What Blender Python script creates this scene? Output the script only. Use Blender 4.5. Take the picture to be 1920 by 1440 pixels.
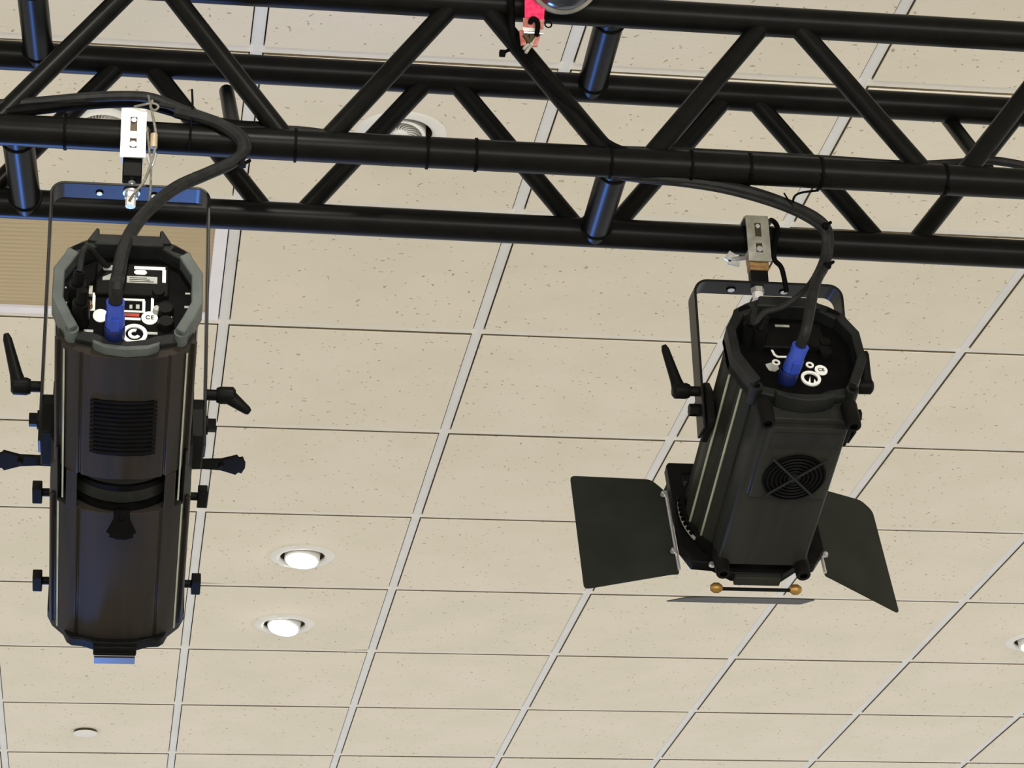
import bpy, math, random
from mathutils import Vector, Matrix

# ------------------------------------------------------------------ reset
for o in list(bpy.data.objects):
    bpy.data.objects.remove(o, do_unlink=True)
SC = bpy.context.scene
COL = SC.collection
R_ = math.radians
random.seed(7)

# ------------------------------------------------------------------ camera
CAMZ = 1.6
ROT = (Matrix.Rotation(-0.17075125, 3, 'Z') @ Matrix.Rotation(1.99547038, 3, 'X')
       @ Matrix.Rotation(-0.03592798, 3, 'Z'))
cam_data = bpy.data.cameras.new('camera')
cam_data.sensor_width = 36.0
cam_data.lens = 4700.0 / 1920.0 * 36.0
cam_data.clip_end = 200
cam = bpy.data.objects.new('camera', cam_data)
COL.objects.link(cam)
cam.matrix_world = Matrix.Translation((0, 0, CAMZ)) @ ROT.to_4x4()
SC.camera = cam

# ------------------------------------------------------------------ world and light
world = bpy.data.worlds.new('world')
SC.world = world
world.use_nodes = True
bg = world.node_tree.nodes['Background']
bg.inputs[0].default_value = (1.0, 0.985, 0.955, 1)   # even indoor ambience
bg.inputs[1].default_value = 0.92


def spot(name, loc, target, power, color, angle, blend, radius):
    d = bpy.data.lights.new(name, 'SPOT')
    d.energy = power
    d.color = color
    d.spot_size = R_(angle)
    d.spot_blend = blend
    d.shadow_soft_size = radius
    o = bpy.data.objects.new(name, d)
    COL.objects.link(o)
    o.location = loc
    o.rotation_euler = (Vector(target) - Vector(loc)).to_track_quat('-Z', 'Y').to_euler()
    return o


# added fill from behind the camera, lifting the ceiling darkened above the truss
bfill = bpy.data.lights.new('ceiling_fill_back', 'AREA')
bfill.shape = 'RECTANGLE'
bfill.size, bfill.size_y = 9, 1.6
bfill.energy = 650
bfill.color = (1.0, 0.97, 0.91)
bfill_o = bpy.data.objects.new('ceiling_fill_back', bfill)
COL.objects.link(bfill_o)
bfill_o.location = (0.9, -5.5, 1.9)
bfill_o.rotation_euler = (Vector((0.9, 4.6, 4.2)) - bfill_o.location).to_track_quat('-Z', 'Y').to_euler()
# downlight over the left lantern, behind the top edge of the frame
spot('downlight_beam', (0.12, 2.15, 4.15), (0.01, 3.45, 3.42), 60, (1.0, 0.95, 0.86), 40, 0.6, 0.05)
# blue stage light standing on the floor at the far end, aimed back up at the truss
spot('blue_stage_beam', (-0.75, 9.0, 0.5), (0.40, 3.5, 3.40), 850, (0.10, 0.30, 1.0), 18, 0.35, 0.45)

SC.view_settings.view_transform = 'Standard'
SC.view_settings.look = 'None'
SC.view_settings.gamma = 1.0
SC.view_settings.use_curve_mapping = False
SC.view_settings.exposure = 0.0

# ------------------------------------------------------------------ projection helpers (real places from picture points)
FPX = 4700.0


def ray(px, py):
    return (ROT @ Vector(((px - 960) / FPX, -(py - 720) / FPX, -1.0))).normalized()


def at_y(px, py, Y):
    d = ray(px, py)
    return Vector((0, 0, CAMZ)) + d * (Y / d.y)


def at_z(px, py, Z):
    d = ray(px, py)
    return Vector((0, 0, CAMZ)) + d * ((Z - CAMZ) / d.z)


# ------------------------------------------------------------------ materials
def mat(name, base, rough=0.5, metal=0.0, spec=0.5, emit=None, estr=0.0):
    m = bpy.data.materials.new(name)
    m.use_nodes = True
    b = m.node_tree.nodes['Principled BSDF']
    b.inputs['Base Color'].default_value = (*base, 1)
    b.inputs['Roughness'].default_value = rough
    b.inputs['Metallic'].default_value = metal
    b.inputs['Specular IOR Level'].default_value = spec
    if emit:
        b.inputs['Emission Color'].default_value = (*emit, 1)
        b.inputs['Emission Strength'].default_value = estr
    return m


def nodes(m):
    return m.node_tree.nodes, m.node_tree.links, m.node_tree.nodes['Principled BSDF']


def mottle(m, c1, c2, scale, stretch=(1, 1, 1), bump=0.0, bscale=None, rough=None):
    """Two-tone grain over the base colour, in the thing's own coordinates, with optional fine relief."""
    n, l, b = nodes(m)
    tc = n.new('ShaderNodeTexCoord')
    mp = n.new('ShaderNodeMapping')
    mp.inputs['Scale'].default_value = stretch
    l.new(tc.outputs['Object'], mp.inputs['Vector'])
    nz = n.new('ShaderNodeTexNoise')
    nz.inputs['Scale'].default_value = scale
    nz.inputs['Detail'].default_value = 4
    l.new(mp.outputs[0], nz.inputs['Vector'])
    rp = n.new('ShaderNodeValToRGB')
    rp.color_ramp.elements[0].position = 0.35
    rp.color_ramp.elements[1].position = 0.65
    rp.color_ramp.elements[0].color = (*c1, 1)
    rp.color_ramp.elements[1].color = (*c2, 1)
    l.new(nz.outputs['Fac'], rp.inputs[0])
    l.new(rp.outputs[0], b.inputs['Base Color'])
    if bump:
        nb = n.new('ShaderNodeTexNoise')
        nb.inputs['Scale'].default_value = bscale or scale * 8
        l.new(tc.outputs['Object'], nb.inputs['Vector'])
        bp = n.new('ShaderNodeBump')
        bp.inputs['Strength'].default_value = bump
        bp.inputs['Distance'].default_value = 0.001
        l.new(nb.outputs['Fac'], bp.inputs['Height'])
        l.new(bp.outputs[0], b.inputs['Normal'])
    return m


M = {}
M['truss'] = mottle(mat('black_truss_paint', (.004, .004, .0035), .34, 0, .08), (.0026, .0026, .0022), (.0042, .0042, .0034), 30, bump=.05, bscale=400)
M['black'] = mottle(mat('black_plastic', (.004, .004, .004), .45, 0, .06), (.0035, .0035, .0032), (.0055, .0055, .005), 40)
M['latch'] = mottle(mat('glossy_black_latch', (.006, .006, .006), .3, 0, .32), (.005, .005, .005), (.009, .009, .009), 25)
M['sleeve'] = mottle(mat('tan_crimp_metal', (.36, .28, .18), .5, .2, .3), (.30, .23, .14), (.42, .34, .23), 60)
M['deep'] = mottle(mat('deep_black_plastic', (.002, .002, .002), .6, 0, .04), (.0015, .0015, .0015), (.003, .003, .003), 40)
M['rubber'] = mottle(mat('black_cable_rubber', (.012, .012, .012), .5, 0, .12), (.009, .009, .009), (.016, .016, .015), 60)
M['yoke'] = mottle(mat('yoke_black_paint', (.006, .006, .006), .36, 0, .12), (.005, .005, .005), (.009, .009, .009), 25)
M['body_l'] = mottle(mat('dark_brown_grey_casing', (.024, .021, .018), .42, 0, .06), (.0165, .0155, .0135), (.027, .0215, .017), 9, (4, .25, 4), .08, 500)
M['body_r'] = mottle(mat('charcoal_casing', (.017, .017, .015), .42, 0, .07), (.0145, .015, .0125), (.021, .0215, .018), 9, (3, .3, 3), .08, 500)
M['rim_l'] = mottle(mat('grey_green_plastic', (.06, .07, .066), .5, 0, .2), (.055, .064, .06), (.075, .086, .079), 30)
M['rim_r'] = mottle(mat('charcoal_plastic', (.010, .011, .010), .5, 0, .12), (.008, .0085, .008), (.014, .015, .014), 30)
M['fin'] = mottle(mat('pale_edge_sheen', (.30, .32, .24), .35, .3, .5), (.24, .26, .19), (.38, .40, .31), 12)  # reflected sheen on fins and cheeks put into a pale colour
M['zinc'] = mottle(mat('zinc_plate', (.72, .70, .66), .35, .25, .5), (.66, .64, .60), (.78, .76, .72), 40, bump=.05)
M['zinc_worn'] = mottle(mat('worn_zinc_plate', (.36, .35, .29), .45, .3, .5), (.28, .27, .22), (.42, .41, .35), 45, bump=.1)
M['brass'] = mottle(mat('brass', (.30, .17, .04), .4, .6, .4), (.22, .12, .025), (.38, .22, .06), 60)
M['rust'] = mottle(mat('tan_plated_steel', (.22, .12, .04), .5, .2, .3), (.13, .065, .022), (.30, .17, .06), 50, (1, 1, 3))
M['steel'] = mottle(mat('bright_steel', (.55, .55, .55), .3, .7, .5), (.48, .48, .48), (.62, .62, .62), 80)
M['wire'] = mottle(mat('grey_wire_rope', (.13, .125, .10), .5, .3, .5), (.09, .085, .065), (.19, .18, .15), 200)
M['blue'] = mottle(mat('blue_connector_plastic', (.022, .05, .33), .4, 0, .4), (.018, .045, .30), (.03, .062, .38), 30)
M['navy'] = mottle(mat('dark_blue_connector_plastic', (.006, .012, .07), .45, 0, .3), (.005, .01, .06), (.008, .015, .085), 30)
M['sticker'] = mottle(mat('white_sticker', (.78, .78, .72), .5, 0, .3), (.72, .72, .66), (.82, .82, .77), 60)
M['greylabel'] = mottle(mat('grey_label', (.30, .31, .28), .5, 0, .3), (.24, .25, .22), (.36, .37, .34), 60)
M['red'] = mottle(mat('red_print', (.30, .02, .012), .5, 0, .3), (.24, .015, .01), (.36, .03, .015), 60)
M['tape'] = mottle(mat('pink_red_webbing', (.75, .03, .10), .6, 0, .2), (.62, .02, .08), (.82, .05, .15), 120)
M['tape2'] = mottle(mat('faded_red_webbing', (.42, .12, .10), .6, 0, .2), (.34, .09, .07), (.5, .2, .16), 120)
M['tbar'] = mottle(mat('white_painted_tbar', (.69, .69, .69), .5, 0, .2), (.67, .67, .665), (.715, .715, .715), 6)
M['tee'] = mottle(mat('cream_cross_tee', (.74, .71, .65), .55, 0, .2), (.72, .69, .63), (.77, .74, .68), 6)
M['trim'] = mottle(mat('white_trim_paint', (.70, .69, .65), .4, 0, .3), (.68, .67, .63), (.73, .72, .68), 15)
M['frame'] = mottle(mat('white_grille_frame', (.78, .77, .84), .45, 0, .4), (.76, .75, .82), (.80, .79, .86), 10)
M['louver'] = mottle(mat('shade_tan_louver', (.46, .37, .23), .55, 0, .3), (.42, .33, .20), (.50, .41, .26), 14, (.3, 4, 4))  # white louvers, plenum shade put into the tan colour
M['brown'] = mottle(mat('dark_brown_can', (.05, .036, .014), .5, 0, .3), (.04, .03, .011), (.065, .045, .02), 20)
M['plenum'] = mottle(mat('plenum_dark', (.06, .05, .035), .9, 0, .1), (.05, .04, .03), (.07, .06, .04), 5)
M['smoky'] = mottle(mat('smoky_plastic', (.03, .034, .036), .18, 0, .5), (.02, .024, .026), (.05, .055, .055), 14)
M['palerim'] = mottle(mat('smoky_pale_rim', (.16, .16, .13), .3, 0, .5), (.12, .12, .10), (.22, .21, .17), 20)
M['glow'] = mat('lamp_glow', (1, 1, 1), .4, 0, .3, (1.0, .98, .9), 26)
M['barn'] = mottle(mat('barn_door_black', (.016, .017, .014), .5, 0, .08), (.0145, .0155, .0125), (.019, .0205, .0165), 12)
M['ledred'] = mat('red_display', (.1, .01, .01), .5, 0, .3, (1, .12, .06), .25)


def tile_material():
    m = mat('fissured_ceiling_tile', (.66, .60, .49), .9, 0, .05)
    n, l, b = nodes(m)
    tc = n.new('ShaderNodeTexCoord')
    oi = n.new('ShaderNodeObjectInfo')
    sc = n.new('ShaderNodeVectorMath'); sc.operation = 'SCALE'
    sc.inputs['Scale'].default_value = 40.0
    cb = n.new('ShaderNodeCombineXYZ')
    for i in range(3):
        l.new(oi.outputs['Random'], cb.inputs[i])
    l.new(cb.outputs[0], sc.inputs[0])
    ad = n.new('ShaderNodeVectorMath'); ad.operation = 'ADD'
    l.new(tc.outputs['Object'], ad.inputs[0]); l.new(sc.outputs[0], ad.inputs[1])
    # pin holes: voronoi cells warped by noise
    nz = n.new('ShaderNodeTexNoise'); nz.inputs['Scale'].default_value = 26; nz.inputs['Detail'].default_value = 2
    l.new(ad.outputs[0], nz.inputs['Vector'])
    wp = n.new('ShaderNodeVectorMath'); wp.operation = 'SCALE'; wp.inputs['Scale'].default_value = .05
    l.new(nz.outputs['Color'], wp.inputs[0])
    a2 = n.new('ShaderNodeVectorMath'); a2.operation = 'ADD'
    l.new(ad.outputs[0], a2.inputs[0]); l.new(wp.outputs[0], a2.inputs[1])
    vo = n.new('ShaderNodeTexVoronoi'); vo.inputs['Scale'].default_value = 60
    l.new(a2.outputs[0], vo.inputs['Vector'])
    # hole size varies from cell to cell, most cells get none
    sx = n.new('ShaderNodeSeparateColor'); l.new(vo.outputs['Color'], sx.inputs[0])
    mr = n.new('ShaderNodeMapRange'); mr.inputs[1].default_value = .12; mr.inputs[2].default_value = 1.0
    mr.inputs[3].default_value = 0.0; mr.inputs[4].default_value = .25
    l.new(sx.outputs[0], mr.inputs[0])
    df = n.new('ShaderNodeMath'); df.operation = 'SUBTRACT'
    l.new(mr.outputs[0], df.inputs[0]); l.new(vo.outputs['Distance'], df.inputs[1])
    hole = n.new('ShaderNodeMapRange'); hole.inputs[1].default_value = 0.0; hole.inputs[2].default_value = .07
    l.new(df.outputs[0], hole.inputs[0])
    # broad tone
    n2 = n.new('ShaderNodeTexNoise'); n2.inputs['Scale'].default_value = 5; n2.inputs['Detail'].default_value = 3
    l.new(ad.outputs[0], n2.inputs['Vector'])
    rp = n.new('ShaderNodeValToRGB')
    rp.color_ramp.elements[0].position = .3; rp.color_ramp.elements[1].position = .7
    rp.color_ramp.elements[0].color = (.69, .645, .535, 1); rp.color_ramp.elements[1].color = (.735, .675, .575, 1)
    l.new(n2.outputs['Fac'], rp.inputs[0])
    mx = n.new('ShaderNodeMix'); mx.data_type = 'RGBA'
    mx.inputs[7].default_value = (.42, .36, .26, 1)
    l.new(hole.outputs[0], mx.inputs[0]); l.new(rp.outputs[0], mx.inputs[6])
    l.new(mx.outputs[2], b.inputs['Base Color'])
    # relief: coarse sanded face plus the holes
    n3 = n.new('ShaderNodeTexNoise'); n3.inputs['Scale'].default_value = 70; n3.inputs['Detail'].default_value = 3
    l.new(ad.outputs[0], n3.inputs['Vector'])
    hs = n.new('ShaderNodeMath'); hs.operation = 'SUBTRACT'
    l.new(n3.outputs['Fac'], hs.inputs[0]); l.new(hole.outputs[0], hs.inputs[1])
    bp = n.new('ShaderNodeBump'); bp.inputs['Strength'].default_value = .45; bp.inputs['Distance'].default_value = .002
    l.new(hs.outputs[0], bp.inputs['Height']); l.new(bp.outputs[0], b.inputs['Normal'])
    return m


M['tile'] = tile_material()
M['tile_edge'] = mottle(mat('gap_shade_tile_edge', (.16, .12, .07), .95, 0, .05), (.13, .10, .055), (.19, .145, .085), 60)  # tile sides darkened, shade of the grid gaps put into the colour


# ------------------------------------------------------------------ mesh builder
class MB:
    def __init__(s):
        s.v, s.f, s.mi = [], [], []

    def add(s, vs, fs, mi=0):
        k = len(s.v)
        s.v += [tuple(v) for v in vs]
        s.f += [tuple(i + k for i in f) for f in fs]
        s.mi += [mi] * len(fs)

    def box(s, c, d, rot=None, mi=0):
        c = Vector(c)
        vs = []
        for z in (-.5, .5):
            for x, y in ((-.5, -.5), (.5, -.5), (.5, .5), (-.5, .5)):
                p = Vector((x * d[0], y * d[1], z * d[2]))
                vs.append(c + (rot @ p if rot else p))
        s.add(vs, [(3, 2, 1, 0), (4, 5, 6, 7), (0, 1, 5, 4), (1, 2, 6, 5), (2, 3, 7, 6), (3, 0, 4, 7)], mi)
        return s

    def tube(s, pts, r, n=12, caps=True, mi=0, flat=1.0):
        pts = [Vector(p) for p in pts]
        rr = r if isinstance(r, (list, tuple)) else [r] * len(pts)
        t = (pts[1] - pts[0]).normalized()
        up = Vector((0, 0, 1)) if abs(t.z) < .9 else Vector((0, 1, 0))
        nrm = t.cross(up).normalized()
        vs = []
        for i, p in enumerate(pts):
            if i == 0:
                t2 = pts[1] - pts[0]
            elif i == len(pts) - 1:
                t2 = pts[-1] - pts[-2]
            else:
                t2 = (pts[i + 1] - p).normalized() + (p - pts[i - 1]).normalized()
            t2.normalize()
            nrm = (nrm - t2 * nrm.dot(t2)).normalized()
            b = t2.cross(nrm)
            for k in range(n):
                a = 2 * math.pi * k / n
                vs.append(p + nrm * (rr[i] * math.cos(a)) + b * (rr[i] * flat * math.sin(a)))
        fs = []
        for i in range(len(pts) - 1):
            for k in range(n):
                k2 = (k + 1) % n
                fs.append((i * n + k, i * n + k2, (i + 1) * n + k2, (i + 1) * n + k))
        if caps:
            fs.append(tuple(range(n - 1, -1, -1)))
            fs.append(tuple((len(pts) - 1) * n + k for k in range(n)))
        s.add(vs, fs, mi)
        return s

    def cyl(s, p0, p1, r, n=20, r2=None, mi=0):
        return s.tube([p0, p1], [r, r if r2 is None else r2], n, True, mi)

    def ring_tube(s, c, u, v, R, r, n=32, m=8, a0=0, a1=2 * math.pi, mi=0):
        c, u, v = Vector(c), Vector(u), Vector(v)
        full = abs(a1 - a0 - 2 * math.pi) < 1e-6
        w = u.cross(v).normalized()
        cnt = n if full else n + 1
        vs, fs = [], []
        for i in range(cnt):
            a = a0 + (a1 - a0) * i / n
            d = u * math.cos(a) + v * math.sin(a)
            for k in range(m):
                b = 2 * math.pi * k / m
                vs.append(c + d * (R + r * math.cos(b)) + w * (r * math.sin(b)))
        for i in range(n):
            j = (i + 1) % cnt
            for k in range(m):
                k2 = (k + 1) % m
                fs.append((i * m + k, j * m + k, j * m + k2, i * m + k2))
        s.add(vs, fs, mi)
        return s

    def lathe(s, prof, c, u, v, n=32, a0=0, a1=2 * math.pi, mi=0, cap=False):
        """profile of (radius, height along u x v)"""
        c, u, v = Vector(c), Vector(u), Vector(v)
        w = u.cross(v).normalized()
        full = abs(a1 - a0 - 2 * math.pi) < 1e-6
        cnt = n if full else n + 1
        vs, fs = [], []
        m = len(prof)
        for i in range(cnt):
            a = a0 + (a1 - a0) * i / n
            d = u * math.cos(a) + v * math.sin(a)
            for r, h in prof:
                vs.append(c + d * r + w * h)
        for i in range(n):
            j = (i + 1) % cnt
            for k in range(m - 1):
                fs.append((i * m + k, j * m + k, j * m + k + 1, i * m + k + 1))
        if cap:
            fs.append(tuple(i * m for i in range(cnt))[::-1])
            fs.append(tuple(i * m + m - 1 for i in range(cnt)))
        s.add(vs, fs, mi)
        return s

    def prism(s, poly, y0, y1, fn=None, mi=0):
        """poly of (x, z), extruded along y"""
        fn = fn or (lambda x, y, z: (x, y, z))
        n = len(poly)
        vs = [fn(x, y0, z) for x, z in poly] + [fn(x, y1, z) for x, z in poly]
        fs = [tuple(range(n)), tuple(range(2 * n - 1, n - 1, -1))]
        fs += [((i + 1) % n, i, n + i, n + (i + 1) % n) for i in range(n)]
        s.add(vs, fs, mi)
        return s

    def band(s, outer, inner, y0, y1, mi=0, closed=True):
        n = len(outer)
        vs = []
        for y in (y0, y1):
            vs += [(x, y, z) for x, z in outer] + [(x, y, z) for x, z in inner]
        fs = []
        rng = range(n) if closed else range(n - 1)
        for i in rng:
            j = (i + 1) % n
            fs.append((i, j, n + j, n + i))
            fs.append((2 * n + j, 2 * n + i, 3 * n + i, 3 * n + j))
            fs.append((j, i, 2 * n + i, 2 * n + j))
            fs.append((n + i, n + j, 3 * n + j, 3 * n + i))
        if not closed:
            fs.append((0, n, 3 * n, 2 * n))
            fs.append((n - 1, 3 * n - 1, 4 * n - 1, 2 * n - 1))
        s.add(vs, fs, mi)
        return s

    def mesh(s, name, mats):
        me = bpy.data.meshes.new(name)
        me.from_pydata(s.v, [], s.f)
        for m in (mats if isinstance(mats, (list, tuple)) else [mats]):
            me.materials.append(m)
        me.polygons.foreach_set('material_index', s.mi)
        me.polygons.foreach_set('use_smooth', [True] * len(s.f))
        me.update()
        import bmesh
        bm = bmesh.new(); bm.from_mesh(me)
        bmesh.ops.recalc_face_normals(bm, faces=bm.faces)
        bm.to_mesh(me); bm.free()
        me.set_sharp_from_angle(angle=R_(35))
        return me

    def obj(s, name, mats, parent=None, bevel=0.0, mw=None):
        o = bpy.data.objects.new(name, s.mesh(name, mats))
        COL.objects.link(o)
        if parent:
            o.parent = parent
        if mw is not None:
            o.matrix_local = mw
        if bevel:
            b = o.modifiers.new('bevel', 'BEVEL')
            b.width = bevel; b.segments = 2; b.limit_method = 'ANGLE'; b.angle_limit = R_(40)
        return o


def thing(name, label, cat, loc=(0, 0, 0), group=None):
    o = bpy.data.objects.new(name, None)
    COL.objects.link(o)
    o.location = loc
    o.empty_display_size = .05
    tag(o, label, cat, group)
    return o


def tag(o, label, cat, group=None):
    o['label'] = label
    o['category'] = cat
    if group:
        o['group'] = group
    return o


def structure(o):
    o['kind'] = 'structure'
    return o


def clone(o, parent, loc=None):
    c = o.copy()
    COL.objects.link(c)
    c.parent = parent
    if loc is not None:
        c.location = loc
    return c


def smooth_path(pts, k=6):
    """Catmull-Rom through the points"""
    P = [Vector(p) for p in pts]
    P = [P[0] * 2 - P[1]] + P + [P[-1] * 2 - P[-2]]
    out = []
    for i in range(1, len(P) - 2):
        for j in range(k):
            t = j / k
            a, b, c, d = P[i - 1], P[i], P[i + 1], P[i + 2]
            out.append(.5 * (2 * b + (c - a) * t + (2 * a - 5 * b + 4 * c - d) * t * t + (3 * b - a - 3 * c + d) * t ** 3))
    out.append(P[-2])
    return out


X, Y, Z = Vector((1, 0, 0)), Vector((0, 1, 0)), Vector((0, 0, 1))

# ------------------------------------------------------------------ room shell
T = 0.61
H = CAMZ + 4.28594303 * T          # underside of the T-bar grid
GX, GY = -0.60430308 * T, 8.84971207 * T   # grid node (0, 0)
X0, X1, Y0, Y1 = -10.8, 12.8, -6.8, 10.4

M['floor'] = mottle(mat('pale_hall_floor', (.74, .72, .67), .6, 0, .3), (.71, .69, .64), (.77, .75, .70), 3)
structure(MB().box((1.0, 3.0, -.05), (8.0, 9.0, .1)).obj('floor', M['floor']))
# ceiling: slab over everything, T-bar grid and lay-in tiles below it
I0, I1, J0, J1 = -3, 9, -5, 8      # tile columns / rows built one by one
ceil = MB()
xa, xb, ya, yb = GX + I0 * T, GX + I1 * T, GY + J0 * T, GY + J1 * T
ceil.box(((X0 + X1) / 2, (Y0 + Y1) / 2, H + .45), (X1 - X0 + .4, Y1 - Y0 + .4, .1))
lo = H - .003                       # plain soffit of the rest of the ceiling, outside the tiled field
for x0, x1, y0, y1 in ((X0, xa, Y0, Y1), (xb, X1, Y0, Y1), (xa, xb, Y0, ya), (xa, xb, yb, Y1)):
    ceil.box(((x0 + x1) / 2, (y0 + y1) / 2, lo + .2), (x1 - x0, y1 - y0, .4), mi=1)
ceil = structure(ceil.obj('ceiling', [M['plenum'], M['tile']]))

BAR = .024
# main runners (towards the far wall) and cross tees between them
for i in range(I0, I1 + 1):
    x = GX + i * T
    MB().box((0, 0, .004), (BAR, yb - ya, .008)).box((0, 0, .02), (.003, yb - ya, .032)).obj('main_runner', M['tbar'], ceil, mw=Matrix.Translation((x, (ya + yb) / 2, H)))
tee = MB().box((0, 0, .0035), (T - BAR + .012, BAR, .007)).box((0, 0, .02), (T - BAR - .004, .003, .03)).mesh('cross_tee', M['tee'])
for i in range(I0, I1):
    for j in range(J0, J1 + 1):
        o = bpy.data.objects.new('cross_tee', tee)
        COL.objects.link(o)
        o.parent = ceil
        o.location = (GX + (i + .5) * T, GY + j * T, H - .0008)

# round openings and the return grille
FIX = {  # name: centre on the ceiling
    'lit_a': at_z(567, 1041, H), 'lit_b': at_z(533, 1168, H), 'lit_c': at_z(1938, 1200, H),
    'off_a': at_z(751, 248, H), 'off_b': at_z(196, 222, H)}
HOLE = .074
TS = T - BAR - .009                # tile face side
TH = .016


def tile_mesh(hole=None, flip=0):
    m = MB()
    h = TS / 2
    z0, z1 = -.0052, TH
    sq = [(-h, -h), (h, -h), (h, h), (-h, h)]
    if hole is None:
        m.add([(x, y, z0) for x, y in sq], [(3, 2, 1, 0)])
    else:
        n = 32
        cx, cy = hole
        outer = []
        for k in range(n):
            a = 2 * math.pi * (k + .5) / n
            dx, dy = math.cos(a), math.sin(a)
            tt = min(((h if dx > 0 else -h) - cx) / dx, ((h if dy > 0 else -h) - cy) / dy)
            outer.append((cx + dx * tt, cy + dy * tt))
        inner = [(cx + HOLE * math.cos(2 * math.pi * (k + .5) / n), cy + HOLE * math.sin(2 * math.pi * (k + .5) / n)) for k in range(n)]
        vs = [(x, y, z0) for x, y in outer] + [(x, y, z0) for x, y in inner] + [(x, y, z1) for x, y in inner]
        fs = [(k, n + k, n + (k + 1) % n, (k + 1) % n) for k in range(n)]
        m.add(vs, fs)
        m.add(vs, [(n + k, 2 * n + k, 2 * n + (k + 1) % n, n + (k + 1) % n) for k in range(n)], 1)
        # corner triangles of the face
        for cxs, cys in sq:
            best = sorted(range(n), key=lambda k: (outer[k][0] - cxs) ** 2 + (outer[k][1] - cys) ** 2)[:2]
            m.add([(cxs, cys, z0), (*outer[best[0]], z0), (*outer[best[1]], z0)], [(0, 1, 2)])
    # eased edge, then the side, gap shade in its colour
    e = .0018
    m.add([(x, y, z0) for x, y in sq] + [(x + (e if x > 0 else -e), y + (e if y > 0 else -e), z0 + e) for x, y in sq]
          , [(0, 1, 5, 4), (1, 2, 6, 5), (2, 3, 7, 6), (3, 0, 4, 7)])
    m.add([(x + (e if x > 0 else -e), y + (e if y > 0 else -e), z0 + e) for x, y in sq] +
          [(x + (e if x > 0 else -e), y + (e if y > 0 else -e), z1) for x, y in sq],
          [(0, 1, 5, 4), (1, 2, 6, 5), (2, 3, 7, 6), (3, 0, 4, 7)], 1)
    return m


plain = tile_mesh().mesh('ceiling_tile', [M['tile'], M['tile_edge']])
GRILLE = (0, -1)
for i in range(I0, I1):
    for j in range(J0, J1):
        if (i, j) == GRILLE:
            continue
        c = Vector((GX + (i + .5) * T, GY + (j + .5) * T, H))
        me = plain
        for k, p in FIX.items():
            if abs(p.x - c.x) < T / 2 and abs(p.y - c.y) < T / 2:
                lim = TS / 2 - HOLE - .002
                hx, hy = max(-lim, min(lim, p.x - c.x)), max(-lim, min(lim, p.y - c.y))
                FIX[k] = Vector((c.x + hx, c.y + hy, H))
                me = tile_mesh((hx, hy)).mesh('ceiling_tile', [M['tile'], M['tile_edge']])
        o = bpy.data.objects.new('ceiling_tile', me)
        COL.objects.link(o)
        o.parent = ceil
        o.location = (c.x, c.y, H + random.uniform(-.0006, .0006))

# ------------------------------------------------------------------ return air grille in its ceiling bay
gc = Vector((GX + (GRILLE[0] + .5) * T, GY + (GRILLE[1] + .5) * T, H))
gr = thing('air_return_grille', 'square ceiling air grille with louvers shaded tan and a white frame above the left spotlight', 'grille', gc)
g = T / 2 - BAR / 2 - .003
f = MB()
for sx, sy, lx, ly in ((0, g - .014, 2 * g, .028), (0, -g + .014, 2 * g, .028), (g - .014, 0, .028, 2 * g - .056), (-g + .014, 0, .028, 2 * g - .056)):
    f.box((sx, sy, .0), (lx, ly, .012))
f.obj('grille_frame', M['frame'], gr, .0015)
MB().box((0, 0, .05), (2 * g, 2 * g, .003)).obj('grille_back', M['brown'], gr)
sl = MB().box((0, 0, 0), (2 * (g - .028), .0168, .0016), Matrix.Rotation(R_(-6), 3, 'X')).mesh('louver', M['louver'])
ns = 27
for k in range(ns):
    o = bpy.data.objects.new('louver', sl)
    COL.objects.link(o)
    o.parent = gr
    o.location = (0, -(g - .028) + (k + .5) * 2 * (g - .028) / ns, .004)


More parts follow.
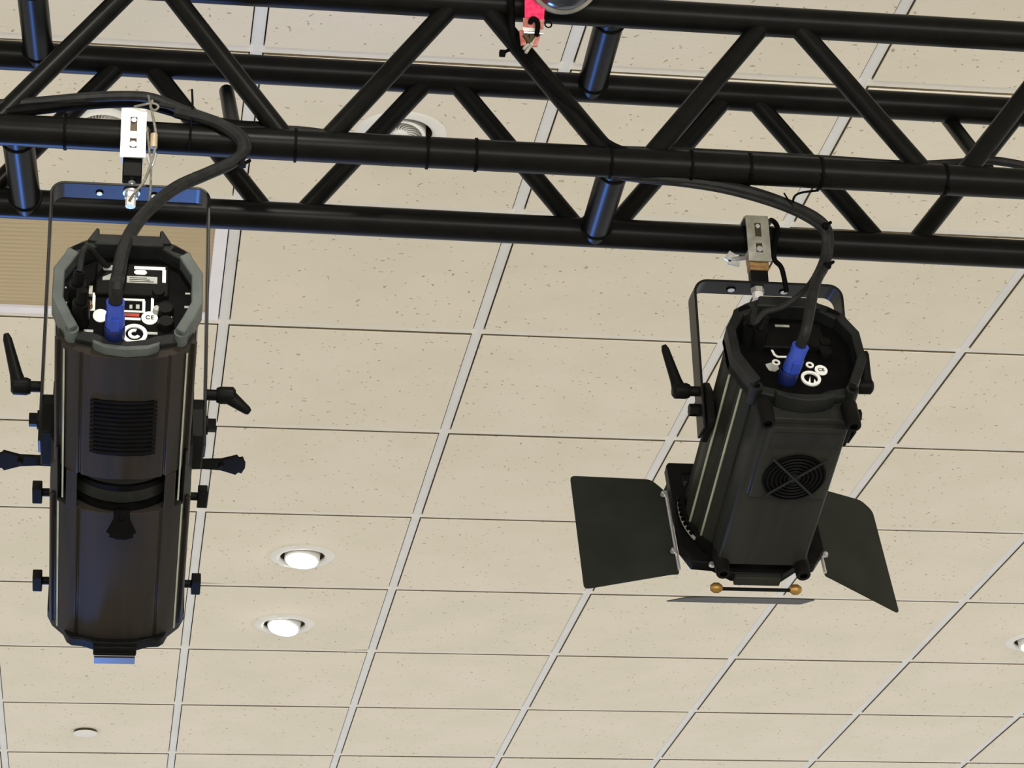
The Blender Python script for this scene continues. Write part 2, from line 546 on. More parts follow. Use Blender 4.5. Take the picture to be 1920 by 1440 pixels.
# ------------------------------------------------------------------ recessed eyeball downlights
def downlight(p, label, lit, tilt=(0, 0)):
    t = thing('recessed_downlight', label, 'ceiling light', p, 'recessed eyeball lamps in the ceiling')
    z = -.004
    MB().lathe([(.066, z + .004), (.066, z - .002), (.072, z - .006), (.090, z - .005), (.0955, z - .001), (.0955, z)], (0, 0, 0), X, Y, 48).obj('trim_ring', M['trim'], t)
    MB().lathe([(.0665, z + .002), (.0665, .12), (.0, .12)], (0, 0, 0), X, Y, 40).obj('lamp_can', M['brown'], t)
    Rm = Matrix.Rotation(tilt[0], 4, 'X') @ Matrix.Rotation(tilt[1], 4, 'Y')
    gm = MB().lathe([(.045, .03), (.045, -.016), (.048, -.020), (.052, -.016), (.053, .03)], (0, 0, 0), X, Y, 40).obj('gimbal_ring', M['trim'], t, mw=Rm)
    if lit:
        MB().lathe([(.0, -.034), (.018, -.031), (.034, -.021), (.0425, -.006), (.043, .03), (.0, .032)], (0, 0, 0), X, Y, 32).obj('lamp_bulb', M['glow'], t, mw=Rm)
    else:
        b = MB().lathe([(.0, -.014), (.012, -.013), (.0165, -.009), (.0175, .01)], (0, 0, 0), X, Y, 28).obj('lamp_bulb', M['trim'], t, mw=Rm)
        fn = MB()
        # curved cooling fin, from hub to rim
        pts = []
        for q in range(7):
            r = .016 + .029 * q / 6
            a = .9 * (q / 6) ** 1.3
            pts.append((r * math.cos(a), r * math.sin(a)))
        vs, fs = [], []
        for x, y in pts:
            for dz in (-.010, .000):
                vs += [(x, y, dz), (x - .0008 * y / .04, y + .0017, dz)]
        for q in range(6):
            k = 4 * q
            fs += [(k, k + 4, k + 6, k + 2), (k + 1, k + 3, k + 7, k + 5), (k, k + 1, k + 5, k + 4)]
        fn.add(vs, fs)
        me = fn.mesh('cooling_fin', M['trim'])
        for q in range(22):
            o = bpy.data.objects.new('cooling_fin', me)
            COL.objects.link(o)
            o.parent = b
            o.rotation_euler = (0, 0, 2 * math.pi * q / 22)
        MB().lathe([(.0452, .004), (.0452, .010), (0, .010), (0, .004), (.0452, .004)], (0, 0, 0), X, Y, 28).obj('fin_gap_shade', M['brown'], b)  # dark plate added behind the fins so the gaps read as shade
    return t


downlight(FIX['lit_a'], 'lit recessed ceiling lamp, upper of the two glowing beside the left spotlight', True, (R_(-8), R_(6)))
downlight(FIX['lit_b'], 'lit recessed ceiling lamp, lower of the two glowing beside the left spotlight', True, (R_(-12), R_(10)))
downlight(FIX['lit_c'], 'lit recessed ceiling lamp cut off by the right edge of the picture', True, (R_(-8), R_(-6)))
downlight(FIX['off_a'], 'unlit recessed ceiling lamp with curved white fins seen between truss tubes', False, (R_(-14), R_(4)))
downlight(FIX['off_b'], 'unlit recessed ceiling lamp mostly hidden behind the truss beside the white clamp', False)

# concealed sprinkler cover
sp = at_z(160, 1376, H - .016)
t = thing('sprinkler_cover', 'small round white cover plate on the ceiling below the left spotlight', 'sprinkler', sp)
MB().lathe([(0, -.003), (.030, -.0025), (.0415, -.0005), (.0425, .002), (.040, .003), (0, .003)], (0, 0, 0), X, Y, 36).obj('cover_plate', M['trim'], t)
MB().lathe([(.040, .002), (.040, .022)], (0, 0, 0), X, Y, 28).obj('sprinkler_cup', M['brown'], t)

# ------------------------------------------------------------------ box truss
TH_, PH_ = -0.04225118, -0.02893407
U = Vector((math.cos(TH_) * math.cos(PH_), math.sin(TH_) * math.cos(PH_), math.sin(PH_)))
V = Vector((-math.sin(TH_), math.cos(TH_), 0))
N = U.cross(V)
B3 = Vector((0, 3.47744957, 3.60118564))
B = {3: B3, 4: B3 + .24207 * V, 1: B3 + .28447 * N, 2: B3 + .24207 * V + .28447 * N}
RC = .0252                          # chord tube radius


def tp(c, u, dv=0, dn=0):
    return B[c] + U * u + V * dv + N * dn


truss = thing('box_truss', 'black four-tube lattice truss running across the top of the picture', 'truss', tp(3, .7))
inv = Matrix.Translation(-tp(3, .7))


def tpart(m, name, mt=None):
    o = m.obj(name, mt or M['truss'], truss)
    o.matrix_local = inv
    return o


UA, UB = -1.35, 2.30
for c in (1, 2, 3, 4):
    tpart(MB().cyl(tp(c, UA), tp(c, UB), RC, 32), 'chord_tube')
RD = .0165
per = .5195


def brace(c0, u0, c1, u1, dv=0.0):
    """round lattice bar with a short flattened foot ring where it meets the chord"""
    a, b = tp(c0, u0, dv), tp(c1, u1, dv)
    d = (b - a).normalized()
    m = MB().tube([a, a + d * .02, b - d * .02, b], [RD * 1.12, RD, RD, RD * 1.12], 18)
    return tpart(m, 'lattice_bar')


GAP = .024
for k in range(-3, 5):
    ut = .020 + per * k             # near face: top nodes / bottom nodes half way
    if UA < ut - per / 2 and ut + per / 2 < UB:
        brace(1, ut - GAP, 3, ut - per / 2 + GAP)
        brace(1, ut + GAP, 3, ut + per / 2 - GAP)
    uf = -.010 + .5245 * k
    if UA < uf - per / 2 and uf + per / 2 < UB:
        brace(2, uf - GAP * .9, 4, uf - .2622 + GAP)
        brace(2, uf + GAP * .9, 4, uf + .2622 - GAP)
for us in (-1.12, -.172, .777, 1.726):
    tpart(MB().cyl(tp(1, us), tp(2, us), RC * .99, 32), 'cross_strut')
    tpart(MB().cyl(tp(3, us), tp(4, us), RC * .99, 32), 'cross_strut')
    for c, s in ((1, 1), (2, -1), (3, 1), (4, -1)):   # weld beads
        q = tp(c, us, s * RC * .98)
        tpart(MB().ring_tube(q, U, N, RC * 1.0, .0028, 28, 6), 'weld_bead')
# slim diagonal bars inside the truss, from the far top tube to the near bottom tube
for a, b in (((425, 172), (437, 240)), ((1763, 205), (1850, 318))):
    p = at_y(*a, tp(2, .0).y + .0)
    q = at_y(*b, tp(3, .0).y + .06)
    tpart(MB().cyl(p, q, .0130, 16), 'inner_brace')


# ------------------------------------------------------------------ yokes, clamps
def strap_path(hw, drop, r, n=6):
    """inverted U in the x-z plane, centre of the crossbar at the origin"""
    pts = [(-hw, -drop), (-hw, -r)]
    for k in range(1, n + 1):
        a = math.pi - (math.pi / 2) * k / n
        pts.append((-hw + r + r * math.cos(a), -r + r * math.sin(a)))
    right = [(-x, z) for x, z in reversed(pts)]
    return pts + right


def yoke_mesh(hw, drop, r, th, wd):
    c = strap_path(hw, drop, r)
    outer, inner = [], []
    for i, (x, z) in enumerate(c):
        a = c[max(i - 1, 0)]
        b = c[min(i + 1, len(c) - 1)]
        tx, tz = b[0] - a[0], b[1] - a[1]
        L = math.hypot(tx, tz)
        nx, nz = -tz / L, tx / L
        outer.append((x + nx * th / 2, z + nz * th / 2))
        inner.append((x - nx * th / 2, z - nz * th / 2))
    return MB().band(outer, inner, -wd / 2, wd / 2, closed=False)


def lever(root, name, base, side, arm_dir, arm_len, arm_flat=False):
    """ratchet lever: threaded hub out of the yoke arm, then a tapering handle"""
    b = Vector(base)
    hub_end = b + X * side * .045
    m = MB()
    m.cyl(b, b + X * side * .018, .0085, 18)
    m.tube([b + X * side * .016, b + X * side * .022, hub_end - X * side * .004, hub_end], [.011, .0135, .0135, .009], 18)
    d = Vector(arm_dir).normalized()
    s0 = hub_end - X * side * .012
    m.tube([s0, s0 + d * .02, s0 + d * arm_len * .9, s0 + d * arm_len], [.0125, .0095, .0068, .0042], 14)
    return m.obj(name, M['black'], root)


def tilt_matrix(tau):
    a = Vector((0, math.cos(tau), -math.sin(tau)))
    w = X.cross(a)
    return Matrix((( 1, a.x, w.x, 0), (0, a.y, w.y, 0), (0, a.z, w.z, 0), (0, 0, 0, 1)))


def rim_poly(s=1.0, sz=1.0, dx=0.0):
    half = [(.045, .103), (.066, .090), (.086, .078), (.091, .064), (.105, .036), (.105, -.024), (.092, -.057), (.080, -.082), (.048, -.090), (.030, -.100)]
    full = [(0, .105)] + half + [(0, -.1055)] + [(-x, z) for x, z in reversed(half)]
    return [(x * s + dx, z * sz) for x, z in full]


def ngon(c, r, n=28, ry=None):
    return [(c[0] + r * math.cos(2 * math.pi * k / n), c[1] + (ry or r) * math.sin(2 * math.pi * k / n)) for k in range(n)]


def flat(poly, y, d=.0012):
    return MB().prism(poly, y, y - d)


def rect(x0, x1, z0, z1):
    return [(x0, z0), (x1, z0), (x1, z1), (x0, z1)]


def bevrect(x0, x1, z0, z1, c):
    return [(x0 + c, z0), (x1 - c, z0), (x1, z0 + c), (x1, z1 - c), (x1 - c, z1), (x0 + c, z1), (x0, z1 - c), (x0, z0 + c)]


def text_mesh(txt, size, depth=.0004):
    cu = bpy.data.curves.new('lettering', 'FONT')
    cu.body = txt
    cu.size = size
    cu.align_x = 'CENTER'; cu.align_y = 'CENTER'
    cu.extrude = depth
    o = bpy.data.objects.new('lettering', cu)
    COL.objects.link(o)
    dg = bpy.context.evaluated_depsgraph_get()
    dg.update()
    me = bpy.data.meshes.new_from_object(o.evaluated_get(dg))
    bpy.data.objects.remove(o, do_unlink=True)
    me.materials.clear()
    return me


def lettering(txt, size, x, y, z, mt, parent, mw=None):
    me = text_mesh(txt, size)
    me.materials.append(mt)
    o = bpy.data.objects.new('lettering', me)
    COL.objects.link(o)
    o.parent = parent
    # text plane (x, y) -> panel plane (x, z), readable from behind the lantern
    o.matrix_local = (mw or Matrix()) @ Matrix.Translation((x, y, z)) @ Matrix.Rotation(R_(90), 4, 'X')
    return o


# ================================================================== left lantern: profile spotlight
PL = Vector((.0080, 3.47707, 3.11175))
TL = R_(17.5)
TM = tilt_matrix(TL)
YL_TOP = 3.5016 - PL.z
spotl = thing('profile_spotlight', 'long dark grey spotlight with a vented belly hanging at the left of the picture', 'stage light', PL)
# yoke
yk = yoke_mesh(.121, YL_TOP + .045, .020, .0042, .046).obj('yoke', M['yoke'], spotl, .0008, Matrix.Translation((0, 0, YL_TOP)))
for xx in (-.048, .036):
    MB().cyl((xx, .002, -.0035), (xx, .002, .006), .0062, 18).cyl((xx, .002, -.0055), (xx, .002, -.0022), .0044, 14, mi=1).obj('yoke_screw', [M['deep'], M['zinc']], yk)
lever(spotl, 'locking_lever', (-.122, 0, .052), -1, (-.28, -.1, 1), .085)
lever(spotl, 'locking_lever', (.122, 0, .048), 1, (.75, .1, -.55), .042)
for s in (-1, 1):
    # tilt bracket and its bolt, between yoke and casing
    prof = [(-.044, -.040), (.030, -.062), (.046, -.020), (.034, .012), (.010, .034), (-.014, .034), (-.040, .006)]
    MB().prism(prof, .100, .119, lambda x, y, z, s=s: (s * y, x, z)).obj('tilt_bracket', M['black'], spotl, .002)
    MB().cyl((s * .117, 0, -.002), (s * .138, 0, -.002), .0105, 6).cyl((s * .118, 0, -.002), (s * .126, 0, -.002), .0145, 20).obj('pivot_bolt', M['black'], spotl)


# casing profile (x, z): flat-cheeked drum with fins along the corners
def casing_profile(hw, hz):
    q = [(0, -hz), (.030, -hz + .0015), (.058, -hz + .0075), (.0605, -hz + .012), (.064, -hz + .0095),
         (hw - .020, -hz + .018), (hw - .010, -hz + .026), (hw - .008, -hz + .036), (hw - .002, -hz + .033), (hw + .001, -hz + .038),
         (hw - .004, -hz + .046), (hw - .005, -.034), (hw, -.030), (hw, .030), (hw - .005, .034),
         (hw - .005, hz - .044), (hw - .014, hz - .024), (.062, hz - .010), (.030, hz - .002), (0, hz)]
    return q + [(-x, z) for x, z in reversed(q[1:-1])]


hous = MB().prism(casing_profile(.098, .110), -.2585, .004).obj('rear_housing', M['body_l'], spotl, .001, TM)
# vent: stack of slots cut as recessed dark bars between proud slats, following the curve of the belly
for k in range(13):
    yy = -.166 + k * .0092
    pts = [(x, yy, -.1103 + (abs(x) / .058) ** 2 * .0065) for x in (-.047, -.03, -.015, 0, .015, .03, .047)]
    MB().tube(pts, .0021, 6).obj('vent_slat', M['deep'], hous)
MB().prism([(-.048, -.1045), (-.03, -.1088), (0, -.1106), (.03, -.1088), (.048, -.1045), (.048, -.098), (-.048, -.098)], -.170, -.050).obj('vent_recess', M['deep'], hous)
# side rails that carry on past the housing to the lens barrel, pale fins and cheek plates with sheen in their colour
for s in (-1, 1):
    MB().prism([(s * .064, -.0985), (s * .080, -.094), (s * .080, -.082), (s * .064, -.086)], .004, .088).obj('side_rail', M['body_l'], spotl, .001, TM)
    MB().prism([(s * .084, -.091), (s * .0865, -.090), (s * .0865, -.080), (s * .084, -.080)], -.250, .072).obj('edge_fin', M['fin'], spotl, 0, TM)
    MB().prism([(s * .0985, .030), (s * .1003, .030), (s * .1003, -.030), (s * .0985, -.030)], -.248, .002).obj('cheek_plate', M['fin'], spotl, 0, TM)
    MB().prism([(s * .100, .05), (s * .104, .05), (s * .104, -.06), (s * .093, -.082), (s * .088, -.078)], -.03, .135).obj('gate_plate', M['black'], spotl, .001, TM)
# shutter gate: black drum with two collars
gt = MB().lathe([(.0, .0), (.094, .0), (.094, .10), (.0, .10)], (0, .0, 0), X, -Z, 48)
gate = gt.obj('shutter_gate', M['black'], spotl, 0, TM)
for yy, rr in ((.034, .1030), (.078, .1045)):
    MB().lathe([(rr - .006, -.005), (rr, -.005), (rr, .005), (rr - .006, .005)], (0, yy, 0), X, -Z, 56).obj('gate_collar', M['deep'], gate)
MB().lathe([(.0945, -.013), (.1005, -.013), (.1005, .013), (.0945, .013)], (0, .056, 0), X, -Z, 56).obj('gate_band', M['rim_r'], gate)
MB().lathe([(.0945, -.012), (.1005, -.012), (.1005, .012), (.0945, .012)], (0, .014, 0), X, -Z, 56).obj('gate_band', M['rim_r'], gate)


def shutter(base, d, side, L):
    """flat shutter handle with a scalloped grip"""
    b, d, sd = Vector(base), Vector(d).normalized(), Vector(side).normalized()
    prof = [(0, .0135), (L * .35, .0105), (L * .62, .0125), (L * .78, .019), (L * .86, .0225), (L * .90, .0165), (L * .955, .0185), (L * .985, .009), (L, .0065)]
    poly = [(x, z) for x, z in prof] + [(x, -z) for x, z in reversed(prof)]
    nn = d.cross(sd)
    m = MB().prism(poly, -.0025, .0025, lambda x, y, z: b + d * x + sd * z + nn * y)
    m.cyl(b + d * L * .62 - nn * .006, b + d * L * .62 + nn * .006, .004, 12)
    return m


shutter((-.090, .102, .006), (-1, 0, -.03), Y, .100).obj('shutter_handle', M['black'], spotl, .0012, TM)
shutter((.090, .100, .006), (1, 0, .0), Y, .098).obj('shutter_handle', M['black'], spotl, .0012, TM)
shutter((.003, .074, -.066), (0, .28, -1), X, .086).obj('shutter_handle', M['deep'], spotl, .0012, TM)
# lens barrel
bar = MB().prism(casing_profile(.104, .1085), .086, .402).obj('lens_barrel', M['body_l'], spotl, .001, TM)
for s in (-1, 1):
    MB().prism([(s * .0905, -.086), (s * .093, -.085), (s * .093, -.074), (s * .0905, -.074)], .088, .40).obj('edge_fin', M['fin'], spotl, 0, TM)
    MB().prism([(s * .1045, .030), (s * .1062, .030), (s * .1062, -.030), (s * .1045, -.030)], .11, .30).obj('cheek_plate', M['fin'], spotl, 0, TM)
    for yy in (.172, .395):          # T-shaped focus knobs
        k = MB().cyl((s * .100, yy, 0), (s * .119, yy, 0), .0065, 14)
        k.box((s * .126, yy, 0), (.015, .036, .018))
        k.obj('focus_knob', M['black'], spotl, .0015, TM)
# front holder
fp = [(0, -.118), (.030, -.117), (.052, -.109), (.068, -.108), (.076, -.102), (.082, -.088), (.100, -.070), (.108, -.052), (.108, .07), (.09, .10), (0, .112)]
fp = fp + [(-x, z) for x, z in reversed(fp[1:-1])]
fi = [(x * .86, z * .86) for x, z in fp]
fh = MB().band(fp, fi, .400, .422).obj('front_holder', M['black'], spotl, .002, TM)
MB().lathe([(0, 0), (.084, .002), (.086, .012)], (0, .392, 0), X, -Z, 40).obj('front_lens', M['smoky'], spotl, 0, TM)
lt = MB().box((0, .412, -.119), (.068, .02, .012)).obj('holder_latch', M['black'], spotl, .002, TM)
MB().box((0, .430, -.128), (.064, .026, .003), Matrix.Rotation(R_(14), 3, 'X')).box((0, .417, -.1215), (.066, .004, .012)).obj('latch_tab', M['latch'], lt)

# rear cap: grey rim, recessed panel with plugs, stickers and a display
op = rim_poly()
ip = [(x * .84, z * (.80 if z < 0 else .84)) for x, z in op]
cap = MB().band([(x, z * .98) for x, z in op], ip, -.268, -.256).obj('rear_cap', M['rim_r'], spotl, .002, TM)
CORNER = [(.088, .076), (.066, .092), (.043, .103), (.040, .086), (.056, .075), (.071, .064)]
hl = [(.080, -.082), (.092, -.057), (.105, -.024), (.105, .036), (.091, .064), (.086, .078)]
hi = [(.067, -.074), (.077, -.051), (.089, -.021), (.089, .030), (.076, .056), (.071, .068)]
for s in (-1, 1):
    MB().band([(s * x, z) for x, z in hl], [(s * x, z) for x, z in hi], -.287, -.250, closed=False).obj('side_handle', M['rim_l'], cap, .002)
MB().prism([(x * .97, z * .97) for x, z in op], -.247, -.262).obj('connector_panel', M['deep'], cap)
# dark corner pockets in the rim, screw bosses, raised top bar
for s in (-1, 1):
    k = MB().prism([(s * x, z) for x, z in CORNER], -.285, -.250).obj('corner_bracket', M['rim_r'], cap, .002)
    MB().prism([(s * .060, .080), (s * .081, .071), (s * .079, .079), (s * .064, .088)], -.2862, -.284).obj('bracket_pocket', M['deep'], k)
    b = MB().lathe([(.006, -.004), (.0100, -.004), (.0100, .016), (.006, .016)], (s * .0755, -.275, -.074), X, -Z, 20)
    b.obj('screw_boss', M['rim_l'], cap)
    MB().cyl((s * .0755, -.276, -.074), (s * .0755, -.262, -.074), .0062, 16).obj('boss_hole', M['deep'], cap)
MB().prism([(-.05, .083), (.05, .083), (.045, .104), (-.045, .104)], -.290, -.250).obj('top_bar', M['rim_r'], cap, .003)
for s in (-1, 1):
    MB().prism([(s * .042, .088), (s * .060, .090), (s * .047, .116), (s * .043, .114)], -.290, -.255).obj('top_ear', M['rim_r'], cap, .002)
MB().prism([(-.047, -.089), (-.03, -.0965), (0, -.1), (.03, -.0965), (.047, -.089), (.045, -.0955), (.03, -.1035), (0, -.1075), (-.03, -.1035), (-.045, -.0955)], -.275, -.258).obj('bottom_lip', M['rim_l'], cap, .0015)
# hood block of the upper panel with two labels
hood = MB().box((.006, -.264, .036), (.104, .010, .062)).obj('panel_hood', M['black'], cap, .003)
yh = -.2692
flat(bevrect(-.036, -.018, .050, .060, .002), yh).obj('printed_label', M['greylabel'], hood)
flat([(-.036, .030), (-.018, .032), (-.017, .046), (-.024, .044), (-.036, .036)], yh).obj('printed_label', M['greylabel'], hood)
flat(rect(.008, .052, .0545, .0600), yh).obj('printed_label', M['sticker'], hood)
flat(rect(.048, .053, .030, .0545), yh).obj('printed_label', M['sticker'], hood)
flat(bevrect(.008, .026, .044, .0525, .003), yh).obj('printed_label', M['sticker'], hood)
flat(rect(-.002, .041, .027, .0400), yh).obj('printed_label', M['greylabel'], hood)
for k in range(3):
    flat(rect(.002, .036 - .005 * k, .0290 + .0035 * k, .0300 + .0035 * k), yh - .0012, .0004).obj('print_line', M['deep'], hood)
yp = -.2622
SHL = Matrix.Translation((-.003, 0, .009))
for pl, mt in ((rect(-.046, -.042, -.030, .002), 'sticker'), (rect(-.057, -.042, -.033, -.030), 'sticker'), (bevrect(-.064, -.058, -.020, -.006, .002), 'sticker'),
               (rect(.036, .040, -.030, .000), 'sticker'),
               (rect(-.006, .027, -.0105, -.0070), 'sticker'), (rect(.024, .028, -.030, -.0105), 'sticker'), (rect(-.008, .028, -.033, -.030), 'sticker'),
               (rect(-.008, .022, -.0480, -.0440), 'sticker'), (rect(-.002, .020, -.0412, -.0355), 'red'),
               (rect(-.092, -.083, .0085, .0115), 'greylabel'), (rect(-.094, -.081, -.021, -.018), 'greylabel'), (rect(.083, .094, -.021, -.017), 'greylabel'),
               (rect(.084, .091, .006, .009), 'greylabel'), (rect(-.056, -.043, -.0745, -.070), 'greylabel'), (rect(.030, .046, -.0745, -.070), 'greylabel'),
               (rect(.050, .066, -.042, -.0385), 'greylabel'), (rect(-.070, -.060, -.045, -.042), 'greylabel')):
    flat(pl, yp).obj('panel_marking', M[mt], cap, 0, SHL)
flat(rect(.006, .010, -.026, -.019), yp).obj('display_digit', M['greylabel'], cap, 0, SHL)
flat(rect(.015, .020, -.026, -.018), yp).obj('display_digit', M['greylabel'], cap, 0, SHL)
st = flat(ngon((.0345, -.043), .0115, 28, .0125), yp).obj('round_sticker', M['sticker'], cap, 0, SHL)
lettering('CE', .010, .0345, yp - .0018, -.043, M['deep'], st)
flat(ngon((-.034, -.042), .0105, 28, .0125), yp).obj('round_sticker', M['sticker'], cap, 0, SHL)
em = MB().band(ngon((.014, -.076), .0180, 32, .0185), ngon((.014, -.076), .0125, 32, .013), yp - .003, yp).obj('fuse_ring', M['sticker'], cap, 0, SHL)
flat(ngon((.014, -.076), .0123, 24), yp).obj('fuse_face', M['deep'], em)
MB().band([(.014 + .009 * math.cos(a), -.076 + .009 * math.sin(a)) for a in [R_(70 + 260 * k / 14) for k in range(15)]],
          [(.014 + .0045 * math.cos(a), -.076 + .0045 * math.sin(a)) for a in [R_(70 + 260 * k / 14) for k in range(15)]], yp - .003, yp - .0012, closed=False).obj('fuse_slot', M['sticker'], em)
for (x, z, r) in ((.056, -.030, .0105), (.057, -.056, .010), (.046, .002, .008)):
    MB().lathe([(r + .002, .0), (r + .002, .004), (r, .012), (0, .012)], (x, -.261, z), X, Z, 24).obj('panel_socket', M['black'], cap, 0, SHL)
MB().lathe([(.0, .012), (.005, .010), (.0062, .0)], (.0445, -.262, -.031), X, Z, 12).obj('panel_button', M['greylabel'], cap, 0, SHL)
MB().lathe([(.0, .012), (.005, .010), (.0062, .0)], (-.051, -.262, -.026), X, Z, 12).obj('panel_button', M['rust'], cap, 0, SHL)
# data plugs at the left of the panel
for x, z in ((-.070, -.012), (-.064, -.048)):
    q = MB().cyl((x, -.252, z), (x, -.300, z + .004), .0125, 18)
    q.cyl((x, -.300, z + .004), (x + .002, -.318, z + .010), .008, 14)
    q.obj('data_plug', M['black'], cap)
MB().box((-.052, -.262, .012), (.005, .012, .016)).obj('plug_latch', M['zinc_worn'], cap)
# blue power plug
PLUG_L = (Vector((-.0165, -.260, -.074)), Vector((-.0165, -.330, -.069)))
pg = MB().tube([PLUG_L[0], PLUG_L[0].lerp(PLUG_L[1], .33), PLUG_L[0].lerp(PLUG_L[1], .34), PLUG_L[0].lerp(PLUG_L[1], .62), PLUG_L[0].lerp(PLUG_L[1], .70), PLUG_L[0].lerp(PLUG_L[1], 1.0)],
               [.0118, .0122, .0135, .0135, .0120, .0128], 24)
plug = pg.obj('power_plug', M['blue'], spotl, 0, TM)
MB().lathe([(.0135, .0), (.0145, .002), (.0145, .026), (.0135, .028)], PLUG_L[0], X, Z, 28).obj('plug_collar', M['navy'], plug)
MB().box(PLUG_L[0].lerp(PLUG_L[1], .55) + Vector((0, 0, -.0135)), (.012, .022, .004)).obj('plug_latch', M['blue'], plug)


# ================================================================== right lantern: barn door floodlight
PR = Vector((1.0783, 3.67443, 3.25446))
TR = R_(21)
TM2 = tilt_matrix(TR)
YR_TOP = 3.4798 - PR.z
spotr = thing('barn_door_floodlight', 'black floodlight with open barn doors and a cooling fan hanging at the right', 'stage light', PR)
yk2 = yoke_mesh(.127, YR_TOP + .045, .022, .0042, .046).obj('yoke', M['yoke'], spotr, .0008, Matrix.Translation((-.005, 0, YR_TOP)))
for xx in (-.058, .034):
    MB().cyl((xx, .004, -.0035), (xx, .004, .005), .0085, 18).cyl((xx, .004, -.0042), (xx, .004, -.003), .0062, 14, mi=1).obj('yoke_screw', [M['deep'], M['zinc']], yk2)
# locking levers on both yoke arms
lever(spotr, 'locking_lever', (-.132, 0, .030), -1, (-.30, -.1, 1), .082)
lever(spotr, 'locking_lever', (.122, 0, .050), 1, (.0, -.25, 1), .060)
for s in (-1, 1):
    prof = [(-.046, -.046), (.030, -.060), (.046, -.020), (.040, .030), (.016, .050), (-.020, .046), (-.042, .020)]
    MB().prism([(a * .85, b * .85) for a, b in prof], .112, .123, lambda x, y, z, s=s: (s * y - .005, x, z)).obj('tilt_bracket', M['black'], spotr, .002)
    MB().cyl((s * .122 - .005, 0, -.004), (s * .146 - .005, 0, -.004), .0105, 6).obj('pivot_bolt', M['black'], spotr)


def drum_profile(r, rz):
    pts = []
    n = 72
    for k in range(n):
        a = 2 * math.pi * k / n
        q = r if k % 6 in (0, 1, 2, 3) else r - .006
        pts.append((q * math.cos(a), q * rz * math.sin(a)))
    return pts


drum = MB().prism(drum_profile(.112, .98), -.110, .262).obj('drum_housing', M['body_r'], spotr, .0008, TM2)
for a in (196, 214, 232):            # pale lines, ceiling highlights painted along the side fins
    c, s_ = math.cos(R_(a)), math.sin(R_(a))
    for sg in (1, -1):
        p = Vector((sg * c * .1125, 0, s_ * .1105))
        tdir = Vector((-s_ * sg, 0, c)).normalized() * .0018
        MB().tube([(p.x, -.108, p.z), (p.x, .25, p.z)], .0022, 8).obj('edge_fin', M['fin'], drum)
box = MB().prism([(-.078, -.085), (.078, -.085), (.076, -.126), (.072, -.130), (-.072, -.130), (-.076, -.126)], -.112, .238).obj('driver_box', M['body_r'], spotr, .0015, TM2)
FC = Vector((.006, .012, -.1405))
MB().prism([(-.076, -.126), (.070, -.126), (.066, -.1385), (-.058, -.1385), (-.060, -.132)], -.100, .062).obj('fan_plate', M['body_r'], box, .001)
MB().box((.008, -.071, -.1387), (.114, .036, .001)).obj('recess_panel', M['rim_r'], box)
fan = MB().lathe([(.052, -.001), (.052, .0015), (.049, .002), (.049, -.001)], FC, X, -Y, 48).obj('fan_guard', M['deep'], box)
MB().lathe([(0, .0), (.049, .0)], FC + Vector((0, 0, .0006)), X, -Y, 40).obj('fan_well', M['deep'], fan)
for r in (.016, .023, .030, .037, .044):
    MB().ring_tube(FC + Vector((0, 0, -.002)), X, Y, r, .0012, 36, 6).obj('guard_ring', M['black'], fan)
MB().lathe([(0, -.003), (.011, -.003), (.012, .0)], FC, X, Y, 24).obj('fan_hub', M['black'], fan)
for a in (45, 135):
    d = Vector((math.cos(R_(a)), math.sin(R_(a)), 0)) * .064
    q = FC + Vector((0, 0, -.003))
    MB().tube([q - d, q + d], .0019, 8).obj('guard_spoke', M['rim_r'], fan)
for k in range(7):
    a = 2 * math.pi * k / 7
    d = Vector((math.cos(a), math.sin(a), 0))
    e = Vector((-d.y, d.x, 0))
    q = FC + Vector((0, 0, .0))
    MB().add([q + d * .012 - e * .003, q + d * .046 - e * .010, q + d * .046 + e * .010 + Vector((0, 0, -.0012)), q + d * .012 + e * .005 + Vector((0, 0, -.0012))], [(0, 1, 2, 3)]) \
        if False else None
for x, y in ((-.068, -.123), (.072, -.123), (-.069, .236), (.069, .236)):
    ft = MB().lathe([(.0065, -.0465), (.0115, -.0465), (.0125, -.044), (.0135, .0)], (x, y, -.108), X, Y, 24).obj('rubber_foot', M['black'], spotr, 0, TM2)
    MB().cyl((x, y, -.110), (x, y, -.150), .0066, 16).obj('foot_hole', M['deep'], ft)
# front holder plate
hp = [(-.122, .126), (.122, .126), (.126, .120), (.126, -.070), (.104, -.104), (.072, -.107), (.044, -.128), (-.044, -.128), (-.074, -.107), (-.110, -.104), (-.126, -.070), (-.126, .120)]
hold = MB().band(hp, [(x * .80, z * .80) for x, z in hp], .262, .284).obj('colour_frame_holder', M['black'], spotr, .002, TM2)
MB().lathe([(.112, -.02), (.118, -.02), (.118, .012), (.112, .012)], (0, .262, 0), X, -Z, 48).obj('front_ring', M['black'], spotr, 0, TM2)
MB().lathe([(0, 0), (.112, .004)], (0, .268, 0), X, -Z, 40).obj('front_lens', M['smoky'], spotr, 0, TM2)
for k in range(8):
    a = R_(170 + k * 5.2)
    MB().box((.1215 * math.cos(a), .245, .1215 * math.sin(a)), (.004, .006, .0055), Matrix.Rotation(-a, 3, 'Y')).obj('ring_tooth', M['deep'], hold)
MB().lathe([(.119, -.002), (.123, -.002), (.123, .002), (.119, .002)], (0, .250, 0), X, -Z, 12, R_(-212), R_(-166)).obj('ring_scale', M['zinc_worn'], hold)


def leaf(poly, hinge, dout, dalong, th=.0016):
    """barn door: poly of (outwards, along hinge)"""
    h, a, b = Vector(hinge), Vector(dout).normalized(), Vector(dalong).normalized()
    nn = a.cross(b)
    m = MB().prism(poly, -th / 2, th / 2, lambda x, y, z: h + a * x + b * z + nn * y)
    return m


